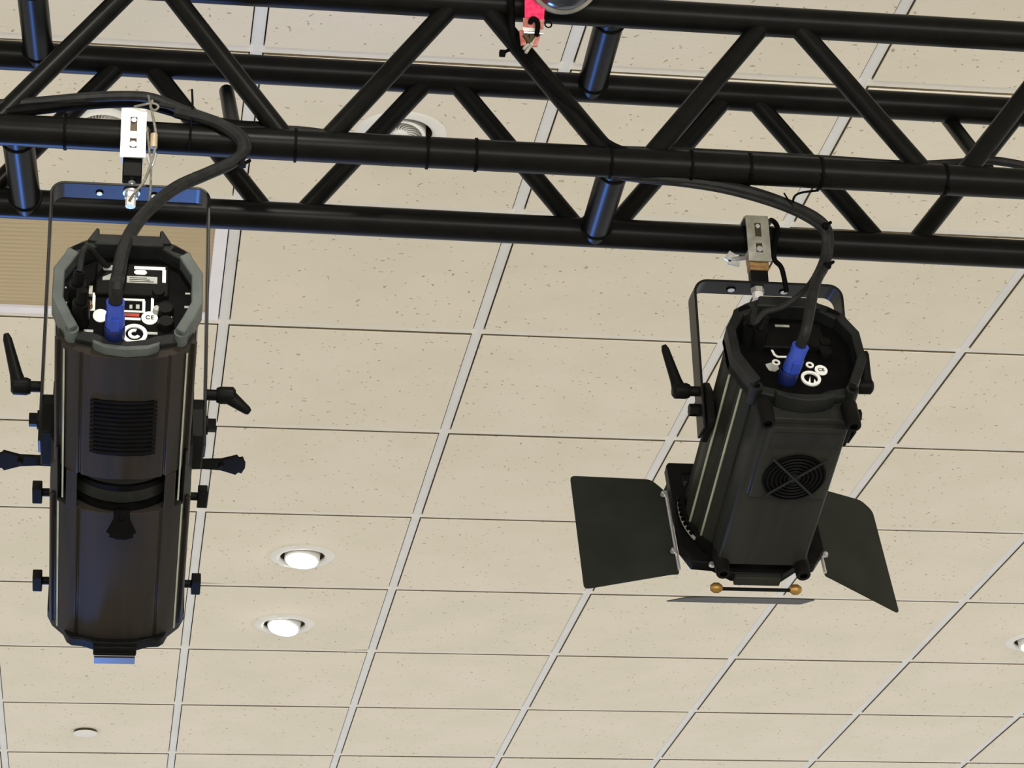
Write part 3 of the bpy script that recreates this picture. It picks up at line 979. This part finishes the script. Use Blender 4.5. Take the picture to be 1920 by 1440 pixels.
def rounded(poly, r=.008, n=4):
    out = []
    m = len(poly)
    for i in range(m):
        p0, p, p1 = (Vector((*poly[i - 1], 0)), Vector((*poly[i], 0)), Vector((*poly[(i + 1) % m], 0)))
        a = (p0 - p).normalized(); b = (p1 - p).normalized()
        k = min(r, (p0 - p).length * .45, (p1 - p).length * .45)
        for q in range(n + 1):
            t_ = q / n
            s_ = (p + a * k) * (1 - t_) ** 2 + p * 2 * t_ * (1 - t_) + (p + b * k) * t_ ** 2
            out.append((s_.x, s_.y))
    return out


YH = .292
LP = rounded([(.0, .085), (.022, .112), (.165, .118), (.168, -.143), (.012, -.108), (.0, -.108)], .010)
bl = leaf(LP, (-.128, YH, 0), (-1, .02, 0), Z).obj('barn_door_leaf', M['barn'], spotr, 0, TM2)
RP = rounded([(.0, .085), (.022, .112), (.125, .118), (.146, .100), (.148, -.140), (.012, -.106), (.0, -.104)], .010)
br = leaf(RP, (.128, YH, 0), (.93, .36, 0), Z).obj('barn_door_leaf', M['barn'], spotr, 0, TM2)
BP = rounded([(.0, .085), (.02, .112), (.150, .122), (.150, -.122), (.02, -.112), (.0, -.085)], .010)
va = Vector((0, math.cos(TR + R_(16.2)), math.sin(TR + R_(16.2))))   # bottom leaf swung part way up into the beam
bb = leaf(BP, (0, YH + .012, -.146), va, X).obj('barn_door_leaf', M['barn'], spotr, 0, TM2)
bt = leaf(BP, (0, YH, .128), (0, .96, .12), X).obj('barn_door_leaf', M['barn'], spotr, 0, TM2)
for lf_, hx in ((bl, -.128), (br, .128)):
    MB().tube([(hx, YH - .004, .080), (hx, YH - .004, -.100)], .0032, 10).obj('hinge_rod', M['steel'], lf_)
    for zz in (.070, -.062):
        MB().lathe([(0, .007), (.004, .006), (.0052, .0)], (hx * 1.05, YH - .006, zz), X, Z, 12).obj('hinge_rivet', M['steel'], lf_)
MB().tube([(-.070, YH, -.138), (.070, YH, -.138)], .0032, 10).obj('hinge_rod', M['black'], bb)
for xx in (-.068, .070):
    MB().tube([(xx - .010, YH, -.136), (xx - .004, YH, -.136), (xx + .004, YH, -.136), (xx + .010, YH, -.136)], [.005, .009, .009, .005], 14).obj('hinge_knob', M['brass'], bb)
MB().box((0, .274, -.130), (.080, .020, .014)).obj('holder_latch', M['barn'], spotr, .002, TM2)
MB().lathe([(0, .006), (.005, .005), (.006, 0)], (-.078, .262, -.112), X, Z, 12).obj('holder_screw', M['steel'], hold)

# rear cap
op2 = rim_poly(1.06, 1.06)
ip2 = [(x * .86, z * (.82 if z < 0 else .84)) for x, z in op2]
cap2 = MB().band(op2, ip2, -.128, -.112).obj('rear_cap', M['rim_r'], spotr, .002, TM2)
for s in (-1, 1):
    MB().band([(s * x * 1.06, z * 1.06) for x, z in hl], [(s * x * 1.08, z * 1.06) for x, z in hi], -.150, -.112, closed=False).obj('side_handle', M['rim_r'], cap2, .002)
MB().prism([(x * .97, z * .97) for x, z in op2], -.110, -.127).obj('connector_panel', M['deep'], cap2)
MB().prism([(-.055, .086), (.055, .086), (.047, .110), (-.047, .110)], -.156, -.112).obj('top_bar', M['rim_r'], cap2, .003)
MB().prism([(-.050, -.094), (-.03, -.101), (0, -.104), (.03, -.101), (.050, -.094), (.048, -.104), (.03, -.113), (0, -.1175), (-.03, -.113), (-.048, -.104)], -.142, -.112).obj('bottom_lip', M['rim_r'], cap2, .0015)
for s in (-1, 1):
    k = MB().prism([(s * x * 1.06, z * 1.06) for x, z in CORNER], -.149, -.112).obj('corner_bracket', M['rim_r'], cap2, .002)
    MB().prism([(s * .064, .085), (s * .086, .075), (s * .084, .084), (s * .068, .093)], -.1502, -.148).obj('bracket_pocket', M['deep'], k)
    MB().lathe([(.006, -.004), (.0105, -.004), (.0105, .030), (.006, .030)], (s * .079, -.136, -.086), X, -Z, 20).obj('screw_boss', M['rim_r'], cap2)
    MB().cyl((s * .079, -.138, -.086), (s * .079, -.124, -.086), .0062, 16).obj('boss_hole', M['deep'], cap2)
hood2 = MB().box((.0, -.130, .040), (.110, .010, .060)).obj('panel_hood', M['black'], cap2, .003)
flat(rect(-.024, .000, .0575, .0620), -.1352).obj('printed_label', M['greylabel'], hood2)
y2 = -.1272
SHR = Matrix.Translation((-.012, 0, .014))
dsp = [(-.026, .000), (.030, .000), (.027, -.020), (-.018, -.021), (-.023, -.016)]
dsi = [(-.022, -.0035), (.026, -.0035), (.024, -.0165), (-.016, -.0175), (-.0195, -.0135)]
MB().band(dsp, dsi, y2 - .0012, y2).obj('display_frame', M['sticker'], cap2, 0, SHR)
flat([(-.040, -.038), (-.030, -.034), (-.020, -.036), (-.019, -.048), (-.026, -.054), (-.036, -.052), (-.039, -.044)], y2).obj('round_sticker', M['greylabel'], cap2, 0, SHR)
MB().band(ngon((-.0215, -.033), .0068, 20), ngon((-.0215, -.033), .0034, 20), y2 - .0016, y2).obj('socket_ring', M['sticker'], cap2, 0, SHR)
MB().band(ngon((.034, -.036), .0068, 20), ngon((.034, -.036), .0034, 20), y2 - .0016, y2).obj('socket_ring', M['sticker'], cap2, 0, SHR)
st2 = flat(ngon((.051, -.047), .0105, 28, .0115), y2).obj('round_sticker', M['sticker'], cap2, 0, SHR)
lettering('CE', .009, .051, y2 - .0018, -.047, M['deep'], st2)
em2 = MB().band(ngon((.030, -.068), .0165, 30), ngon((.030, -.068), .0115, 30), y2 - .003, y2).obj('fuse_ring', M['sticker'], cap2, 0, SHR)
flat([(.024, -.078), (.030, -.062), (.028, -.078)], y2).obj('fuse_slot', M['sticker'], em2)
flat([(.033, -.078), (.036, -.068), (.039, -.078)], y2).obj('fuse_slot', M['sticker'], em2)
for (x, z, r) in ((.046, .006, .010), (.064, -.010, .010), (.066, .012, .009)):
    MB().lathe([(r + .002, .0), (r + .002, .004), (r, .012), (0, .012)], (x, -.126, z), X, Z, 24).obj('panel_socket', M['black'], cap2, 0, SHR)
MB().box((.058, -.12, -.014), (.006, .008, .009)).obj('plug_latch', M['zinc_worn'], cap2, 0, SHR)
for x, z in ((-.062, .012), (-.046, .002)):
    q = MB().cyl((x, -.114, z), (x, -.160, z + .008), .0115, 18)
    q.cyl((x, -.160, z + .008), (x + .004, -.180, z + .018), .0075, 14)
    q.obj('data_plug', M['black'], cap2, 0, SHR)
    MB().lathe([(.0118, -.003), (.0125, -.003), (.0125, .003), (.0118, .003)], (x, -.120, z), X, Z, 20, R_(120), R_(260)).obj('plug_band', M['zinc_worn'], cap2, 0, SHR)
PLUG_R = (Vector((-.022, -.124, -.058)), Vector((-.013, -.196, -.050)))
pg = MB().tube([PLUG_R[0], PLUG_R[0].lerp(PLUG_R[1], .33), PLUG_R[0].lerp(PLUG_R[1], .34), PLUG_R[0].lerp(PLUG_R[1], .62), PLUG_R[0].lerp(PLUG_R[1], .70), PLUG_R[0].lerp(PLUG_R[1], 1.0)],
               [.0125, .013, .0145, .0145, .013, .0138], 24)
plug = pg.obj('power_plug', M['blue'], spotr, 0, TM2)
MB().lathe([(.0145, .0), (.0155, .002), (.0155, .026), (.0145, .028)], PLUG_R[0], X, Z, 28).obj('plug_collar', M['navy'], plug)
MB().box(PLUG_R[0].lerp(PLUG_R[1], .55) + Vector((0, 0, -.0145)), (.013, .022, .004)).obj('plug_latch', M['blue'], plug)


# ------------------------------------------------------------------ pipe clamps
def hook_clamp(p, label, plate, slot, tilt=0.0):
    """p: centre of the tube it hooks over"""
    t = thing('hook_clamp', label, 'clamp', p)
    hw = .0195
    # front plate with a slot and a square window, built as a frame of bars
    y = -RC - .006
    z0, z1 = -.056, .030
    m = MB()
    yy0, yy1 = y - .0035, y
    for x0, x1, a, b in ((-hw, -.0055, z0, z1), (.0055, hw, z0, z1), (-.0055, .0055, z0, -.040), (-.0055, .0055, -.022, -.010), (-.0055, .0055, .016, z1)):
        m.box(((x0 + x1) / 2, (yy0 + yy1) / 2, (a + b) / 2), (x1 - x0, yy1 - yy0, b - a))
    m.obj('clamp_plate', plate, t)
    # hook over the top and down the back
    pts = [(y - .002, .029), (-.022, .034), (.004, .034), (.022, .024), (.032, .0), (.028, -.018)]
    inner = []
    for i, (a, b) in enumerate(pts):
        q0 = pts[max(i - 1, 0)]; q1 = pts[min(i + 1, len(pts) - 1)]
        tx, tz = q1[0] - q0[0], q1[1] - q0[1]
        L = math.hypot(tx, tz)
        inner.append((a + tz / L * -.0035 * -1, b - tx / L * .0035))
    MB().band(pts, inner, -hw, hw, closed=False).obj('clamp_hook', plate, t, mw=Matrix(((0, 1, 0, 0), (1, 0, 0, 0), (0, 0, 1, 0), (0, 0, 0, 1))))
    MB().box((0, -.014, -RC - .014), (2 * hw - .006, .026, .022)).obj('clamp_jaw', plate, t, .001)
    MB().box((0, y + .0015, .003), (.011, .003, .027)).box((0, y + .0015, -.031), (.011, .003, .020)).obj('clamp_slot', slot, t)
    MB().cyl((0, y - .004, .010), (0, y + .003, .010), .0042, 6).obj('clamp_pin', M['steel'], t)
    MB().cyl((0, y - .0055, -.034), (0, y + .002, -.034), .0052, 14).obj('clamp_screw', M['steel'], t)
    return t


zl = PL.z + YL_TOP
cl_p = tp(3, .009)
clampl = hook_clamp(cl_p, 'bright white pipe clamp holding the left spotlight on the near lower tube', M['zinc'], M['brown'])
blk = MB().box((0, -.012, -.063), (.030, .026, .044)).obj('clamp_stem', M['black'], clampl, .002)
zz = zl - cl_p.z
MB().cyl((0, -.006, -.08), (0, -.006, zz - .020), .006, 12).obj('hanging_bolt', M['steel'], clampl)
MB().cyl((0, -.006, zz - .006), (0, -.006, zz - .0145), .0105, 6).cyl((0, -.006, zz - .003), (0, -.006, zz - .006), .0135, 20).obj('lock_nut', M['steel'], clampl)
MB().cyl((-.001, -.006, zz - .014), (-.001, -.006, zz - .029), .008, 8).obj('lock_nut', M['zinc'], clampl)

zr = PR.z + YR_TOP
cr_p = tp(4, 1.0508)
clampr = hook_clamp(cr_p, 'dull grey and brass pipe clamp holding the right floodlight on the far lower tube', M['zinc_worn'], M['brown'])
MB().box((0, -.016, -.052), (.034, .022, .034)).obj('clamp_stem', M['rust'], clampr, .003)
MB().box((0, -.014, -.078), (.030, .020, .026)).obj('clamp_foot', M['black'], clampr, .002)
zz = zr - cr_p.z
MB().cyl((0, -.006, -.07), (0, -.006, zz - .018), .006, 12).obj('hanging_bolt', M['steel'], clampr)
MB().cyl((-.001, -.006, zz - .003), (-.001, -.006, zz - .012), .0115, 6).obj('lock_nut', M['zinc_worn'], clampr)
MB().cyl((-.001, -.006, zz - .012), (-.001, -.006, zz - .024), .0095, 8).obj('lock_nut', M['zinc'], clampr)
wn = MB().cyl((-.019, -.004, -.036), (-.044, -.010, -.044), .0045, 10)
wn.box((-.046, -.010, -.038), (.012, .004, .018), Matrix.Rotation(R_(35), 3, 'Y')).box((-.040, -.010, -.050), (.020, .004, .008), Matrix.Rotation(R_(10), 3, 'Y'))
wn.obj('wing_screw', M['steel'], clampr)


# ------------------------------------------------------------------ cables
def cable(name, pts, r, mt, label, cat='cable', n=10, k=6):
    p = smooth_path(pts, k)
    c = p[0].copy()
    o = MB().tube([q - c for q in p], r, n).obj(name, mt)
    o.location = c
    tag(o, label, cat)
    return o


def W(root, mw, p):
    return Vector(root.location) + (mw @ Vector(p).to_4d()).to_3d()


yn = tp(3, 0).y - RC - .010         # just in front of the near lower tube
e0 = W(spotl, TM, PLUG_L[1]); e1 = W(spotl, TM, PLUG_L[1] + (PLUG_L[1] - PLUG_L[0]).normalized() * .03)
cable('power_cable', [at_y(330, 210, yn + .012), at_y(400, 228, yn), at_y(446, 256, yn - .006), at_y(456, 283, yn - .012), at_y(436, 304, yn - .02), at_y(390, 325, yn - .035), at_y(330, 352, yn - .06),
                      at_y(280, 392, yn - .10), at_y(248, 432, yn - .17), at_y(230, 474, yn - .24), at_y(221, 520, yn - .29), e1, e0],
      .0100, M['rubber'], 'thick black power cable curving down into the blue plug of the left spotlight')
cable('data_cable', [at_y(300, 196, yn + .02), at_y(380, 215, yn + .004), at_y(450, 246, yn), at_y(467, 276, yn - .008), at_y(448, 297, yn - .012), at_y(400, 317, yn - .03), at_y(345, 341, yn - .055),
                     at_y(292, 378, yn - .095), at_y(256, 425, yn - .14), at_y(230, 470, yn - .18), at_y(205, 500, yn - .20), W(spotl, TM, (-.060, -.335, .03)), W(spotl, TM, (-.068, -.318, -.002))],
      .0045, M['rubber'], 'thin black data cable taped along the power cable of the left spotlight')
ct = yn + RC + .012                 # lying on top of the tube
cable('truss_cable', [at_y(-40, 198, ct), at_y(60, 192, ct), at_y(150, 184, ct - .01), at_y(228, 180, ct - .012), at_y(285, 184, ct - .012), at_y(340, 205, ct - .01), at_y(400, 226, ct - .014), at_y(450, 246, ct - .012), at_y(560, 246, ct), at_y(700, 266, ct + .012)],
      .0085, M['rubber'], 'thick black cable sagging over the near lower tube behind the white clamp')
cable('truss_cable', [at_y(-40, 216, ct), at_y(60, 205, ct), at_y(140, 196, ct), at_y(250, 190, ct + .004), at_y(310, 203, ct + .004), at_y(370, 222, ct + .004), at_y(440, 236, ct + .004), at_y(520, 240, ct + .006)],
      .0100, M['deep'], 'second black cable on the near lower tube left of the white clamp')
cb = yn + .004
e0 = W(spotr, TM2, PLUG_R[1]); e1 = W(spotr, TM2, PLUG_R[1] + (PLUG_R[1] - PLUG_R[0]).normalized() * .03)
cable('power_cable', [at_y(1090, 312, yn + .05), at_y(1160, 328, yn + .02), at_y(1240, 334, cb), at_y(1330, 344, cb), at_y(1410, 360, cb + .004), at_y(1480, 384, cb + .02), at_y(1530, 408, cb + .04), at_y(1551, 432, cb + .06), at_y(1553, 465, cb + .07), at_y(1545, 500, cb + .07),
                      at_y(1528, 535, cb + .03), e1 + Vector((.002, .004, .010)), e0],
      .0088, M['rubber'], 'thick black power cable looping down into the blue plug of the right floodlight')
cable('data_cable', [at_y(1110, 318, yn + .05), at_y(1190, 336, yn + .02), at_y(1280, 345, cb), at_y(1360, 358, cb), at_y(1440, 380, cb + .01), at_y(1500, 404, cb + .03), at_y(1541, 432, cb + .05), at_y(1546, 460, cb + .06), at_y(1540, 492, cb + .06),
                     at_y(1516, 536, cb + .055), at_y(1470, 574, cb + .06), at_y(1434, 586, cb + .06), at_y(1414, 606, cb + .06), W(spotr, TM2, (-.070, -.180, .044))],
      .0050, M['rubber'], 'thin black data cable looping into the left socket of the right floodlight')
cable('cable_tail', [at_y(1470, 362, cb), at_y(1480, 378, cb + .01), at_y(1487, 388, cb + .016)], .0016, M['deep'], 'short black tie tail above the loop of the right cables', 'tie', 6)
cable('cable_tail', [at_y(1486, 382, cb + .014), at_y(1490, 368, cb + .004), at_y(1504, 361, cb), at_y(1535, 357, cb)], .0020, M['deep'], 'thin curved black cord under the near lower tube above the right cables', 'cord', 6)
cable('lattice_cable', [at_y(958, -30, tp(1, .6).y - .03), at_y(959, 30, tp(1, .6).y - .032), at_y(962, 70, tp(1, .6).y - .022), at_y(985, 110, tp(1, .6).y - .018), at_y(1030, 160, tp(1, .6).y - .016), at_y(1085, 215, tp(1, .6).y - .016), at_y(1140, 268, tp(3, .7).y - .016), at_y(1200, 292, tp(3, .7).y - .02)],
      .0060, M['deep'], 'black cable running down along the lattice bar beside the pink strap')
cable('bundled_cable', [at_y(1165, 282, ct), at_y(1300, 286, ct), at_y(1420, 292, ct), at_y(1560, 300, ct), at_y(1700, 309, ct), at_y(1790, 306, ct), at_y(1860, 301, ct - .005), at_y(1960, 318, ct)],
      .0075, M['rubber'], 'black cable strapped along the top of the near lower tube at the right')
cable('bundled_cable', [at_y(640, 268, yn + .010), at_y(800, 280, yn + .010), at_y(960, 288, yn + .010), at_y(1120, 296, yn + .010), at_y(1290, 304, yn + .010)],
      .0040, M['deep'], 'thin black cable strapped along the front of the near lower tube in the middle')

# safety wires
yw = yn - .012
sw = cable('safety_wire', [at_y(278, 180, yw + .03), at_y(284, 205, yw), at_y(290, 235, yw), at_y(293, 258, yw), at_y(290, 282, yw - .002), at_y(284, 305, yw - .002), at_y(270, 340, yw), at_y(252, 362, yw), at_y(242, 378, yw + .006)],
           .0022, M['wire'], 'grey safety wire rope looped beside the bright white clamp', 'wire', 8)
q = sw.location
fr = MB().cyl(at_y(289, 252, yw) - q, at_y(288, 277, yw) - q, .0058, 12).obj('crimp_sleeve', M['sleeve'], sw)
MB().tube([p - q for p in smooth_path([at_y(276, 238, yw + .004), at_y(278, 262, yw), at_y(281, 290, yw - .002), at_y(283, 306, yw - .002), at_y(283, 330, yw), at_y(282, 356, yw), at_y(279, 380, yw + .01), at_y(277, 400, yw + .02)])], .0018, 8).obj('wire_strand', M['wire'], sw)
MB().tube([p - q for p in smooth_path([at_y(252, 200, yw + .01), at_y(270, 196, yw), at_y(288, 194, yw), at_y(297, 200, yw), at_y(290, 207, yw), at_y(282, 200, yw), at_y(286, 188, yw)])], .0020, 8).obj('wire_knot', M['wire'], sw)
MB().tube([p - q for p in smooth_path([at_y(277, 290, yw), at_y(280, 302, yw), at_y(284, 310, yw), at_y(288, 300, yw), at_y(291, 288, yw)])], .0032, 8).obj('snap_hook', M['steel'], sw)
cable('safety_strap', [at_y(1440, 420, cr_p.y + .028), at_y(1447, 413, cr_p.y - .012), at_y(1458, 428, cr_p.y - .032), at_y(1452, 460, cr_p.y - .034), at_y(1452, 486, cr_p.y - .034), at_y(1464, 500, cr_p.y - .03), at_y(1470, 520, cr_p.y - .026), at_y(1475, 548, cr_p.y - .02)],
      .0045, M['deep'], 'black safety strap beside the clamp of the right floodlight', 'strap', 8)

# hanging thread against the ceiling near the left clamp
cable('upright_tie_tail', [at_y(360, 168, tp(3, .1).y - .01), at_y(361, 200, tp(3, .1).y - RC), at_y(358, 238, tp(3, .1).y - RC - .006), at_y(354, 284, tp(3, .1).y - RC + .006)],
      .0018, M['deep'], 'thin cable tie with a long tail standing upright right of the white clamp', 'cable tie', 6)


# ------------------------------------------------------------------ cable ties round the near lower tube
def tie(u, label, r=RC + .0022, head=30):
    c = tp(3, u)
    t = MB().lathe([(r - .002, -.0022), (r, -.0022), (r, .0022), (r - .002, .0022)], (0, 0, 0), V, N, 36)
    a = R_(head)
    d = -V * math.cos(a) - N * math.sin(a)
    t.box(d * (r + .0015), (.006, .005, .005), Matrix.Rotation(a, 3, 'X'))
    o = t.obj('cable_tie', M['deep'])
    o.location = c
    tag(o, label, 'cable tie', 'cable ties round the near lower tube')
    return o


def u_at(px):
    lo_, hi_ = -3.0, 3.0
    for _ in range(50):
        m_ = (lo_ + hi_) / 2
        q_ = ROT.transposed() @ (tp(3, m_) - Vector((0, 0, CAMZ)))
        if 960 + FPX * q_.x / -q_.z < px:
            lo_ = m_
        else:
            hi_ = m_
    return lo_


for px, lb, hd in ((123, 'cable tie on the near lower tube left of the white clamp', -50),
                   (554, 'cable tie on the near lower tube under the leftmost meeting of lattice bars', 60),
                   (801, 'cable tie on the near lower tube right under the finned ceiling lamp', -35),
                   (892, 'cable tie on the near lower tube just right of the finned ceiling lamp', 75),
                   (1144, 'cable tie on the near lower tube above the right blue-lit cross tube', 40),
                   (1294, 'cable tie on the near lower tube where the right cables start to hang', 40),
                   (1404, 'cable tie on the near lower tube above the grey and brass clamp', 50),
                   (1537, 'cable tie on the near lower tube right of the hanging right cables', 35),
                   (1770, 'cable tie on the near lower tube under the rightmost meeting of lattice bars', 60)):
    tie(u_at(px), lb, head=hd)
def small_tie(px, py, yy, label):
    c = at_y(px, py, yy)
    o = MB().box((0, 0, 0), (.010, .010, .009)).cyl((0, 0, 0), (.012, .004, .010), .003, 8).obj('cable_tie', M['deep'], None, .001)
    o.location = c
    tag(o, label, 'cable tie')


small_tie(942, 100, tp(1, .6).y - .018, 'small cable tie knob on the lattice bar beside the pink strap')
small_tie(368, 330, yn - .045, 'small cable tie knob on the hanging cables of the left spotlight')
small_tie(455, 308, yn - .02, 'small cable tie knob where the left cables leave the tube')
small_tie(1547, 424, cb + .045, 'small cable tie knob at the top bend of the right cables')
small_tie(1552, 498, cb + .06, 'small cable tie knob low on the right cables')

# ------------------------------------------------------------------ strap with hook, and smoky dome cut off by the top edge
ys = tp(1, .62).y - .05
o_ = at_y(1000, 40, ys)
st = thing('ratchet_strap', 'pink and red webbing strap with a black hook hanging at the top of the picture', 'strap', o_)


def sq(px, py, dy=0):
    return at_y(px, py, ys + dy) - o_


def quad(a, b, c, d, th=.002):
    m = MB()
    k = Vector((0, th, 0))
    vs = [a, b, c, d, a + k, b + k, c + k, d + k]
    m.add(vs, [(0, 1, 2, 3), (7, 6, 5, 4), (0, 4, 5, 1), (1, 5, 6, 2), (2, 6, 7, 3), (3, 7, 4, 0)])
    return m


quad(sq(984, -30), sq(1024, -30), sq(1020, 36), sq(984, 33)).obj('webbing', M['tape'], st)
quad(sq(981, 33, .001), sq(1021, 36, .001), sq(1019, 54, .001), sq(981, 52, .001)).obj('webbing_fold', M['tape2'], st)
quad(sq(980, 51), sq(1004, 53), sq(1002, 61), sq(980, 60), .003).obj('buckle_bar', M['zinc'], st)
MB().tube([sq(982, 61, -.004), sq(1018, 63, -.004)], .0024, 8).obj('buckle_pin', M['steel'], st)
MB().tube(smooth_path([sq(994, 43, -.006), sq(997, 36, -.006), sq(1003, 36, -.006), sq(1008, 42, -.006), sq(1008, 54, -.006), sq(1006, 66, -.006)]), .0042, 10).obj('hook', M['deep'], st)
for a, b in (((976, 56), (982, 84)), ((1010, 60), (1003, 86))):
    quad(sq(a[0] - 2, a[1]), sq(a[0] + 5, a[1]), sq(b[0] + 5, b[1]), sq(b[0] - 5, b[1]), .004).obj('buckle_cheek', M['tape2'], st)
MB().tube([sq(985, 66), sq(992, 80), sq(998, 66)], .006, 8).obj('buckle_spool', M['brown'], st)
MB().tube(smooth_path([sq(982, 92), sq(990, 84), sq(998, 82), sq(992, 90), sq(986, 99)]), .0028, 8).obj('strap_tail', M['zinc_worn'], st)
MB().ring_tube(sq(1028, 46), X, Z, .0055, .0013, 16, 6).obj('strap_ring', M['deep'], st)

dm = at_y(1058, -44, ys - .03)
t = thing('smoky_dome', 'smoky grey dome lens cut off by the top edge beside the pink strap', 'lamp', dm)
MB().lathe([(.012, .034), (.040, .024), (.052, .010), (.056, 0)], (0, 0, 0), X, Z, 40).obj('dome', M['smoky'], t, mw=Matrix.Rotation(R_(40), 4, 'X'))
MB().lathe([(.052, .006), (.060, .004), (.0625, -.004), (.058, -.012)], (0, 0, 0), X, Z, 44).obj('dome_rim', M['palerim'], t, mw=Matrix.Rotation(R_(40), 4, 'X'))
MB().lathe([(.0, .036), (.014, .035), (.016, .030)], (0, 0, 0), X, Z, 28).obj('dome_cap', M['palerim'], t, mw=Matrix.Rotation(R_(40), 4, 'X'))
MB().lathe([(.058, -.012), (.050, -.06), (.03, -.09), (0, -.09)], (0, 0, 0), X, Z, 32).obj('dome_body', M['black'], t, mw=Matrix.Rotation(R_(40), 4, 'X'))
